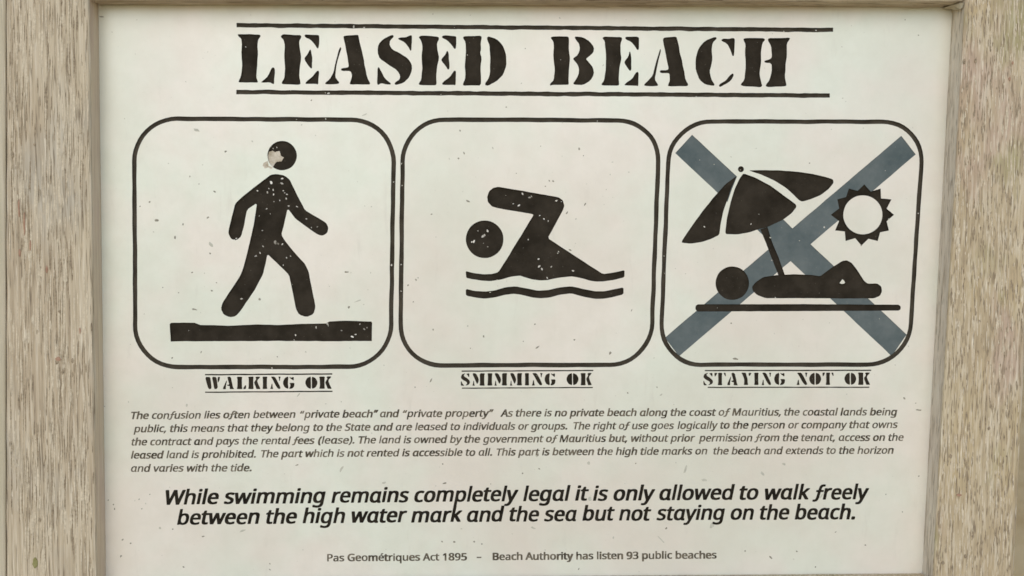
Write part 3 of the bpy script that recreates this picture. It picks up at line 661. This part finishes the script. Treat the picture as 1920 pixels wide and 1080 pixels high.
# ------------------------------------------------------------------ small lettering
FONT = """( 56 35,-29 26,-18 19,-6 14,8 10,22 8,36 7,51 8,66 10,81 14,95 19,109 26,121 35,133 50,133 42,121 36,108 31,95 27,80 25,66 24,51 25,37 27,23 31,9 36,-5 42,-17 50,-29
) 56 6,-29 14,-17 20,-5 25,9 29,23 31,37 32,51 31,66 29,80 25,95 20,108 14,121 6,133 21,133 30,121 37,109 42,95 46,81 48,66 49,51 48,36 46,22 42,8 37,-6 30,-18 21,-29
, 50 8,-24 13,-1 15,7 16,15 17,22 35,22 36,20 34,13 32,6 29,-2 20,-24
- 60 7,43 7,57 53,57 53,43
. 50 25,-3 22,-2 19,-1 17,0 15,3 14,6 13,10 14,14 15,17 17,20 19,21 22,22 25,23 28,22 31,21 33,20 35,17 36,14 37,10 36,6 35,3 33,0 31,-1 28,-2
1 107 50,0 50,93 50,106 51,116 46,111 39,106 25,94 17,105 53,133 66,133 66,0
3 107 45,-2 38,-2 32,-1 26,0 20,1 14,3 8,5 8,21 14,18 20,16 26,14 33,13 39,12 45,12 56,13 65,15 71,19 75,24 78,31 79,38 78,46 75,52 69,56 62,59 53,61 42,62 29,62 29,76 42,76 52,77 60,79 67,83 71,88 74,94 75,101 74,107 72,112 69,116 64,119 58,121 51,121 44,121 38,120 32,118 27,116 22,113 17,110 9,121 14,125 20,128 27,131 34,133 42,135 51,135 63,134 74,131 82,126 87,119 91,111 92,102 91,94 89,87 85,81 79,76 72,72 64,70 64,69 74,67 82,64 88,59 93,53 95,46 96,38 95,30 94,24 91,17 86,12 81,7 74,3 66,0 56,-1
5 107 46,-2 40,-2 33,-1 27,0 21,1 16,3 12,5 12,21 17,18 22,16 28,14 34,13 41,12 46,12 56,13 64,15 70,19 75,25 78,32 79,41 78,49 76,56 71,61 65,65 56,67 46,68 42,68 38,67 34,67 23,65 15,70 20,133 87,133 87,118 34,118 31,80 39,81 43,81 47,82 51,82 64,81 75,77 84,71 91,64 95,54 96,43 95,30 90,19 83,10 73,3 61,-1
8 107 54,-2 41,-1 30,2 21,8 14,15 10,23 9,34 10,40 11,45 13,50 16,54 19,58 23,61 27,64 32,67 37,70 31,74 25,78 20,83 16,89 14,96 13,103 14,110 16,116 19,121 23,125 27,128 33,131 39,133 46,135 53,135 64,134 74,131 82,127 88,121 92,113 93,103 93,98 92,93 90,89 87,85 84,82 80,79 76,76 72,73 68,71 73,68 78,65 83,62 87,58 90,54 93,50 96,46 97,40 97,35 96,24 92,15 86,8 77,2 66,-1/54,77 60,80 65,83 70,87 74,91 76,96 77,103 76,108 74,113 70,117 66,120 60,121 53,122 47,121 41,120 36,117 32,113 30,108 29,103 30,98 31,94 33,91 35,88 38,85 42,83 45,81 50,79/53,11 62,12 69,14 74,18 78,22 81,28 81,34 80,40 78,46 74,50 68,55 61,58 53,62 50,63 43,59 37,55 32,51 28,46 26,40 25,34 26,28 28,22 32,18 38,14 45,12
9 107 36,-2 27,-1 24,-1 21,-1 19,0 19,14 24,13 30,12 35,12 44,12 51,13 57,16 62,19 67,23 71,28 74,33 76,38 78,45 79,51 80,58 80,65 79,65 76,61 72,58 67,54 62,52 55,50 48,50 37,51 28,54 20,60 14,68 10,78 9,90 10,99 12,107 15,114 19,120 24,126 29,130 36,133 44,134 52,135 60,134 68,132 75,129 81,124 87,117 91,109 94,100 96,89 97,76 97,67 96,57 94,48 92,39 89,31 85,23 80,16 74,10 67,5 58,1 48,-1/51,63 57,63 62,64 67,66 71,69 74,72 77,76 79,79 80,83 80,87 80,92 79,98 77,103 75,108 72,112 68,116 63,119 58,121 52,121 45,120 38,118 33,114 29,108 26,100 26,90 26,82 28,76 32,70 37,66 43,64
A 119 0,0 52,134 67,134 119,0 102,0 86,41 33,41 17,0/38,56 81,56 66,96 64,102 61,110 59,116 56,105 54,96
B 121 18,0 18,133 56,133 71,132 84,130 94,126 101,120 105,111 107,100 106,93 104,86 100,81 95,76 89,73 81,71 81,70 87,69 92,67 97,65 101,62 104,59 107,55 109,50 111,44 111,38 110,27 106,17 99,10 90,4 78,1 65,0/35,76 60,76 70,77 78,79 83,82 87,86 89,92 89,98 89,105 86,110 82,114 75,117 67,118 57,119 35,119/35,14 62,14 72,15 81,17 86,21 90,26 93,32 93,39 92,46 90,51 86,56 80,60 72,62 60,63 35,63
G 136 75,-2 62,-1 50,2 40,6 32,13 24,21 19,30 15,41 12,53 11,67 12,80 15,92 20,103 26,112 34,120 43,127 54,131 67,134 80,135 88,135 95,134 102,133 108,131 114,130 120,127 114,113 109,115 104,117 98,118 92,119 86,120 79,120 65,119 52,114 42,106 35,95 30,82 29,67 29,56 31,47 34,39 38,31 44,25 50,19 58,16 68,13 79,13 85,13 90,13 94,14 105,16 105,55 76,55 76,70 122,70 122,5 115,3 108,1 100,0 93,-1 84,-2
M 169 18,0 18,133 43,133 84,24 85,24 126,133 151,133 151,0 135,0 135,82 135,101 136,117 135,117 91,0 77,0 33,117 32,117 33,101 34,81 34,0
P 113 18,0 18,133 53,133 69,132 82,129 91,123 98,115 102,106 103,94 103,87 101,80 98,73 94,67 89,62 82,58 73,55 63,53 50,52 35,52 35,0/35,66 48,66 60,67 69,69 77,72 82,77 85,84 86,93 85,101 82,108 78,113 71,116 63,118 52,119 35,119
S 102 46,-2 39,-2 32,-1 25,0 19,1 14,3 10,4 10,21 14,19 20,17 26,15 33,14 40,13 47,13 56,13 63,15 69,18 74,23 76,28 77,34 77,38 76,42 74,45 72,48 69,51 64,53 59,56 53,59 46,62 35,66 27,71 20,77 15,83 12,92 11,101 12,108 14,114 17,119 21,124 26,128 32,131 38,133 46,135 54,135 61,135 68,134 74,133 80,132 85,130 90,128 85,113 81,115 76,117 70,118 65,119 59,120 53,120 46,120 39,118 35,115 31,111 29,106 28,101 28,97 29,93 31,90 33,87 36,84 40,82 45,79 51,77 57,74 65,71 71,68 77,65 82,61 86,57 89,53 92,48 93,42 94,36 92,25 88,15 81,8 71,3 60,-1
T 104 43,0 43,118 2,118 2,133 102,133 102,118 60,118 60,0
W 174 38,0 2,133 20,133 40,52 44,35 47,20 48,25 48,30 50,36 51,42 52,47 54,53 77,133 95,133 119,52 121,47 122,41 124,35 126,20 129,35 133,52 154,133 171,133 136,0 119,0 93,87 90,98 87,108 86,114 84,103 83,98 81,92 80,87 54,0
a 105 40,-2 32,-1 24,1 18,5 13,11 10,19 9,28 10,37 14,45 20,51 30,55 42,58 57,60 74,60 74,66 73,74 71,79 68,84 64,86 59,88 53,88 48,88 43,87 38,86 33,84 29,83 25,81 20,93 24,95 29,97 35,99 41,101 47,101 54,102 65,101 74,98 81,94 86,87 89,79 90,68 90,0 78,0 74,14 74,14 69,9 65,5 60,2 55,0 48,-1/44,11 52,12 59,14 65,18 70,24 72,31 73,40 73,49 59,48 47,47 39,45 33,42 29,38 26,33 26,28 26,23 28,18 31,15 34,13 39,12
b 115 63,-2 56,-1 49,0 44,2 39,5 35,9 32,13 31,13 28,0 16,0 16,142 32,142 32,107 32,95 31,87 32,87 35,91 39,94 44,97 49,100 56,101 63,102 75,100 85,96 93,89 99,79 103,66 104,50 103,34 99,21 93,11 85,4 75,0/61,12 69,13 76,16 81,22 85,29 87,39 87,50 84,71 75,84 60,88 51,87 44,84 38,79 35,72 33,62 32,51 32,50 33,38 35,29 38,22 44,16 51,13
c 90 56,-2 47,-1 40,1 32,4 26,8 21,13 16,20 13,29 11,38 10,49 11,61 13,71 16,79 21,87 27,92 33,96 40,99 48,101 57,102 62,102 67,101 72,100 76,99 80,98 83,96 78,83 75,84 72,85 68,86 64,87 60,87 57,87 40,83 31,71 27,50 28,39 30,29 34,22 40,17 47,13 56,12 61,13 66,13 70,14 74,15 78,17 82,18 82,4 78,2 75,1 71,0 66,-1 61,-2
d 115 51,-2 40,0 30,4 21,11 15,21 12,34 10,50 12,66 15,79 22,89 30,96 40,100 51,102 59,101 65,100 70,98 75,95 79,91 82,87 84,87 83,94 82,102 82,142 99,142 99,0 86,0 83,13 82,13 79,9 75,6 71,3 65,0 59,-1/54,12 63,13 71,16 76,20 80,27 82,36 83,47 83,50 82,61 80,71 76,78 71,84 64,87 54,88 46,87 39,84 34,78 30,70 28,60 27,49 28,38 30,29 34,22 39,16 46,13
e 105 58,-2 49,-1 41,1 33,4 27,8 21,14 16,21 13,29 11,39 10,49 11,60 13,69 16,77 20,85 25,91 31,96 38,99 46,101 54,102 63,101 70,99 77,96 82,92 87,87 91,81 94,73 95,65 96,57 96,47 27,47 28,36 31,28 36,21 42,16 50,13 59,12 65,12 71,13 76,14 81,15 86,17 91,19 91,5 86,3 81,1 76,0 71,-1 65,-2/28,60 79,60 78,68 76,75 73,81 68,85 62,88 54,88 47,88 41,85 36,81 32,75 29,68
f 64 20,0 20,87 3,87 3,95 20,101 20,106 21,118 24,127 29,134 35,139 43,142 53,143 57,143 60,142 64,142 67,141 70,140 72,139 68,126 61,128 58,129 56,129 53,129 48,129 44,127 41,124 39,119 37,114 37,107 37,100 62,100 62,87 37,87 37,0
g 115 54,-45 40,-44 28,-42 18,-38 18,-23 29,-28 41,-30 55,-31 63,-30 70,-28 75,-24 79,-18 82,-11 83,-3 83,1 83,7 83,13 82,13 75,5 64,0 51,-2 40,0 29,4 21,12 15,22 11,35 10,50 11,65 15,77 21,88 29,96 39,100 51,102 58,101 64,100 69,98 74,95 79,91 83,87 84,87 86,100 99,100 99,-2 98,-15 94,-26 88,-34 79,-40 68,-44/54,12 63,12 70,15 76,20 80,26 82,35 83,46 83,50 82,62 80,72 76,79 70,84 63,87 54,88 46,87 39,84 34,78 30,70 28,61 27,50 28,38 30,29 34,21 39,16 46,13
h 115 16,0 16,142 32,142 32,100 32,95 32,91 31,86 32,86 36,91 40,95 46,98 51,100 57,101 64,102 75,101 84,98 91,93 96,86 99,77 100,65 100,0 84,0 84,64 81,77 74,85 62,88 52,87 44,84 39,79 35,71 33,62 32,52 32,0
i 48 24,117 22,117 19,118 17,119 16,121 15,124 15,127 15,130 16,133 17,135 19,136 22,137 24,137 27,137 29,136 31,135 32,133 33,130 34,127 33,124 32,121 31,119 29,118 27,117/16,0 16,100 32,100 32,0
k 100 16,0 16,142 32,142 32,68 32,60 31,51 32,51 35,56 40,61 44,66 76,100 95,100 55,57 98,0 78,0 43,47 32,37 32,0
l 48 16,0 16,142 32,142 32,0
m 174 16,0 16,100 29,100 32,86 32,86 36,91 40,95 45,98 50,100 56,101 62,102 76,100 86,94 93,85 93,85 97,90 102,95 107,98 113,100 119,101 126,102 136,101 144,98 151,93 156,86 158,77 159,65 159,0 143,0 143,64 141,78 134,85 123,88 114,87 107,84 102,80 98,73 96,65 96,55 96,0 79,0 79,64 77,78 70,85 59,88 50,87 43,84 38,79 35,72 33,63 32,52 32,0
n 115 16,0 16,100 29,100 32,86 32,86 36,91 41,95 46,98 52,100 58,101 64,102 75,101 84,98 91,93 96,86 99,77 100,65 100,0 84,0 84,64 81,77 74,85 62,88 52,87 44,84 39,79 35,72 33,63 32,52 32,0
o 113 56,-2 48,-1 40,1 33,4 26,9 21,15 16,22 13,30 11,40 10,50 12,65 16,78 23,88 32,96 43,100 57,102 65,101 73,99 81,96 87,91 93,85 97,78 100,70 102,61 103,50 101,35 97,22 90,12 81,4 69,0/57,12 66,13 73,16 79,22 83,30 85,39 86,50 85,61 83,70 79,78 73,84 66,87 56,88 47,87 40,84 34,78 30,70 28,61 27,50 28,39 30,30 34,22 40,16 47,13
p 115 16,-45 16,100 29,100 32,86 32,86 36,91 39,94 44,97 49,100 56,101 63,102 75,100 85,96 93,89 99,79 103,66 104,50 103,35 99,22 93,11 85,4 75,0 63,-2 56,-1 50,0 44,3 39,6 35,9 32,13 31,13 32,5 32,-4 32,-45/61,12 67,12 72,14 76,17 79,21 82,25 85,31 86,37 87,43 87,50 87,61 85,70 81,78 76,83 69,87 60,88 51,87 44,84 39,79 35,73 33,64 32,53 32,50 33,39 35,29 38,22 44,16 51,13
q 115 82,-45 82,-2 83,6 83,13 82,13 79,9 75,6 70,3 65,0 58,-1 51,-2 40,0 30,4 22,11 15,21 12,34 10,50 12,66 15,79 22,89 30,96 40,100 51,102 59,101 65,100 71,97 75,94 79,91 83,86 83,86 86,100 99,100 99,-45/54,12 63,13 71,16 76,20 80,27 82,36 83,46 83,50 82,61 80,71 76,78 71,84 63,87 54,88 46,87 39,84 34,78 30,70 28,60 27,49 28,38 30,29 34,22 39,16 46,13
r 77 16,0 16,100 29,100 31,82 32,82 35,87 40,92 44,96 50,99 56,101 63,102 69,102 74,101 72,86 67,87 61,87 56,86 52,85 47,83 43,80 39,76 36,71 34,66 33,60 32,53 32,0
s 89 41,-2 34,-2 28,-1 23,0 18,1 14,3 10,4 10,19 14,17 19,16 24,14 30,12 36,12 41,11 49,12 55,13 60,15 63,18 64,22 65,26 65,29 64,31 63,33 61,35 59,37 56,39 52,41 47,43 40,46 34,48 29,50 24,53 20,56 16,59 13,62 11,66 10,70 10,75 11,83 14,90 20,95 27,99 37,101 47,102 53,102 59,101 64,100 69,99 74,97 79,95 73,82 69,84 65,85 60,87 55,88 51,88 46,88 40,88 35,87 31,85 28,83 26,80 25,76 25,74 26,71 28,69 30,67 32,66 36,64 40,62 45,60 51,57 57,55 62,52 67,50 71,47 75,44 77,41 79,37 81,33 81,28 80,19 76,11 70,6 62,1 52,-1
t 67 46,-2 41,-2 37,-1 32,1 28,3 24,6 21,10 19,15 18,22 17,29 17,87 3,87 3,95 17,102 24,123 34,123 34,100 63,100 63,87 34,87 34,29 34,24 36,19 38,16 41,14 45,12 49,12 52,12 54,12 57,12 63,14 63,1 61,0 59,0 56,-1 53,-1 49,-2
u 115 51,-2 40,-1 31,2 24,7 19,14 16,23 15,35 15,100 31,100 31,36 34,22 41,14 54,12 63,13 71,16 77,21 80,28 82,37 83,48 83,100 99,100 99,0 86,0 84,13 83,13 79,8 75,5 69,2 64,0 57,-1
v 95 38,0 0,100 18,100 39,41 42,32 45,22 47,15 48,15 50,22 53,32 56,41 77,100 95,100 57,0
w 147 29,0 2,100 19,100 33,47 37,31 39,17 40,17 42,25 44,35 47,44 65,100 82,100 100,44 104,30 105,25 106,21 106,17 107,17 108,21 108,25 110,30 114,47 128,100 145,100 117,0 98,0 80,57 76,72 74,83 73,83 70,72 69,67 68,62 66,56 48,0
x 99 3,0 40,51 5,100 24,100 49,62 75,100 93,100 59,51 95,0 77,0 49,40 22,0
y 95 16,-45 8,-44 2,-43 2,-30 7,-31 13,-31 18,-31 23,-29 27,-26 30,-23 33,-19 35,-14 40,0 0,100 18,100 39,43 44,29 46,24 47,20 48,16 49,16 52,28 57,43 77,100 95,100 52,-14 48,-23 44,-30 39,-36 32,-41 25,-44
z 88 7,0 7,11 61,87 10,87 10,100 79,100 79,88 26,13 80,13 80,0
é 112 18,0 18,133 94,133 94,0/27,10 85,10 85,124 27,124
“ 112 18,0 18,133 94,133 94,0/27,10 85,10 85,124 27,124
” 112 18,0 18,133 94,133 94,0/27,10 85,10 85,124 27,124
@a 115 51,-2 63,0 73,5 82,12 82,12 85,4 90,-1 98,-2 102,-2 105,-2 107,-1 105,12 102,12 99,12 98,15 97,19 97,100 84,100 82,90 82,90 73,97 64,101 53,103 32,96 16,78 10,50 15,22 29,4/55,12 40,16 30,29 27,50 31,70 41,84 56,88 64,87 72,84 80,78 80,25 72,18 64,13
@f 102 24,71 42,71 37,26 34,8 27,-3 17,-6 13,-6 10,-5 7,-4 4,-17 8,-18 13,-20 19,-20 37,-15 48,0 53,22 58,71 85,71 85,84 59,84 61,97 64,110 70,120 80,124 84,123 88,122 91,121 95,134 90,135 85,137 79,137 61,133 50,119 45,96 43,84 38,84 24,83"""
GL = {}
for ln in FONT.strip().split('\n'):
    k, a, rest = ln.split(' ', 2)
    GL[k] = (int(a), [[tuple(map(int, q.split(','))) for q in P.split(' ')] for P in rest.split('/')])

com = GL[','][1][0]
def quote(turn):
    out = []
    for dx in (0, 34):
        cx, cy = 22, 0
        P = [((2 * cx - x if turn else x) + dx, (104 - y if turn else y + 112)) for x, y in com]
        out.append(P)
    return (88, out)
GL['\u201c'] = quote(True); GL['\u201d'] = quote(False)
GL['\u00e9'] = (GL['e'][0], GL['e'][1] + [[(64, 140), (84, 140), (60, 114), (46, 114)]])

def raw_prism(acc, loops, d0, d1):
    V, F = acc
    loops = [L[::-1] if (area(L) > 0) == (i > 0) else L for i, L in enumerate(loops)]
    n0 = len(V); tot = sum(len(L) for L in loops)
    for d in (d0, d1):
        for L in loops: V += [U(x, y, d) for x, y in L]
    tri = tessellate_polygon([[Vector((x, y, 0)) for x, y in L] for L in loops])
    for a, b, c in tri: F.append((n0 + a, n0 + b, n0 + c))
    q = n0
    for L in loops:
        n = len(L)
        for i in range(n): F.append((q + i, q + i + tot, q + (i + 1) % n + tot, q + (i + 1) % n))
        q += n

def text_line(bm, segs, base, xh, slant, bold, italic, rnd, fade=0.0):
    """segs: (words, x start, x end) in pixels; base: px -> baseline py"""
    for words, xa, xb in segs:
        pen = 0.0; G = []
        for ch in words:
            if ch == ' ': pen += 50; continue
            key = {'a': '@a', 'f': '@f'}.get(ch, ch) if italic else ch
            a, loops = GL[key]
            G.append((pen + (-8 if key == '@f' else 0), loops)); pen += a - (22 if key == '@f' else 0)
        lo = min(g + x + slant * y for g, L in G for P in L for x, y in P); hi = max(g + x + slant * y for g, L in G for P in L for x, y in P)
        s = (xb - xa) / (hi - lo)
        for g, L in G:
            jy = rnd.uniform(-0.25, 0.25) * xh / 12; bb = bold * (rnd.uniform(0.65, 1.3) if xh < 15 else rnd.uniform(0.88, 1.1))
            big = max(L, key=lambda P: abs(area(P)))
            outs = [P for P in L if (area(P) > 0) == (area(big) > 0)]
            holes = [P for P in L if P not in outs]
            for P in outs:
                x0, x1, y0, y1 = min(p[0] for p in P), max(p[0] for p in P), min(p[1] for p in P), max(p[1] for p in P)
                hs = [h for h in holes if x0 < h[0][0] < x1 and y0 < h[0][1] < y1]
                for q, (ox, oy) in enumerate(((-bb, -bb * .45), (bb, -bb * .45), (-bb, bb * .45), (bb, bb * .45), (0, bb * .6), (0, -bb * .6))):
                    T = [[(xa + (g + x + ox + slant * (y + oy) - lo) * s, base(xa + (g + x + ox - lo) * s) - (y + oy) * xh / 100 + jy) for x, y in Q] for Q in [P] + hs]
                    raw_prism(bm, T, 0.00006 + 0.000008 * q, -0.0001)

def quad(p0, p1, p2):
    (x0, y0), (x1, y1), (x2, y2) = p0, p1, p2
    return lambda x: y0 * (x - x1) * (x - x2) / ((x0 - x1) * (x0 - x2)) + y1 * (x - x0) * (x - x2) / ((x1 - x0) * (x1 - x2)) + y2 * (x - x0) * (x - x1) / ((x2 - x0) * (x2 - x1))
def lin(p0, p1): return lambda x: p0[1] + (p1[1] - p0[1]) * (x - p0[0]) / (p1[0] - p0[0])

def lettering(name, lines, mat, xh, slant, bold, italic, label, seed):
    bm = ([], []); rnd = random.Random(seed)
    for segs, base in lines: text_line(bm, segs, base, xh, slant, bold, italic, rnd)
    me = bpy.data.meshes.new(name); me.from_pydata(bm[0], [], bm[1])
    link(name, me, [mat], sign)['label'] = label

lettering('paragraph_lettering', [
  ([('The confusion lies often between', 246.5, 553.5), ('\u201cprivate beach\u201d', 562.9, 708.6), ('and', 713, 748.3), ('\u201cprivate property\u201d', 755.5, 925), ('As there is no private beach along the', 939, 1286), ('coast of Mauritius,', 1293, 1463.6), ('the coastal lands being', 1471, 1681.7)], quad((246, 785.6), (900, 781.2), (1681, 778.6))),
  ([('public, this means that they belong', 251, 580.3), ('to the State and are leased to', 588, 862), ('individuals or groups.', 869, 1063), ('The right of use goes', 1075.6, 1263.6), ('logically to the person or company that owns', 1270.7, 1683)], quad((246, 810.4), (900, 806), (1683, 802.4))),
  ([('the contract and pays the rental fees', 247, 589.5), ('(lease).', 597, 664), ('The land is owned by the', 673, 899.6), ('government of Mauritius but, without prior', 906, 1303), ('permission from the tenant, access on the', 1311, 1694)], quad((246, 835.2), (900, 829.8), (1694, 826.4))),
  ([('leased land is prohibited.', 246, 479), ('The part which is not rented is accessible to all.', 490, 922), ('This part is between the high tide marks on', 931.6, 1325.8), ('the beach and extends to the horizon', 1338, 1675)], quad((246, 859.8), (900, 854.4), (1675, 850.6))),
  ([('and varies with the tide.', 246, 471)], lin((246, 884.6), (471, 883.4)))],
  M_TEXT2, 9.9, 0.2, 6.3, True, 'small italic paragraph of five lines', 5)
lettering('notice_lettering', [
  ([('While swimming', 312, 609.4), ('remains completely', 622.5, 971), ('legal it', 982, 1103), ('is only allowed', 1113, 1377), ('to walk', 1388, 1518), ('freely', 1524, 1628.5)], quad((312, 945.8), (1000, 939), (1628, 935.6))),
  ([('between the high', 333, 646), ('water mark and', 660.6, 944.7), ('the sea but not', 956.5, 1220), ('staying on', 1232, 1412.5), ('the beach.', 1426, 1602)], quad((333, 983.6), (1000, 976.8), (1600, 973.2)))],
  M_TEXT, 20.0, 0.2, 6.4, True, 'bold italic sentence in two lines', 6)
lettering('footer_lettering', [
  ([('Pas Geom\u00e9triques Act 1895', 614, 874.7), ('-', 895, 901.5), ('Beach Authority has listen 93 public beaches', 924.6, 1343)], lin((614, 1052.4), (1343, 1046.8)))],
  M_TEXT2, 9.9, 0.0, 7.8, False, 'small upright footer line', 7)
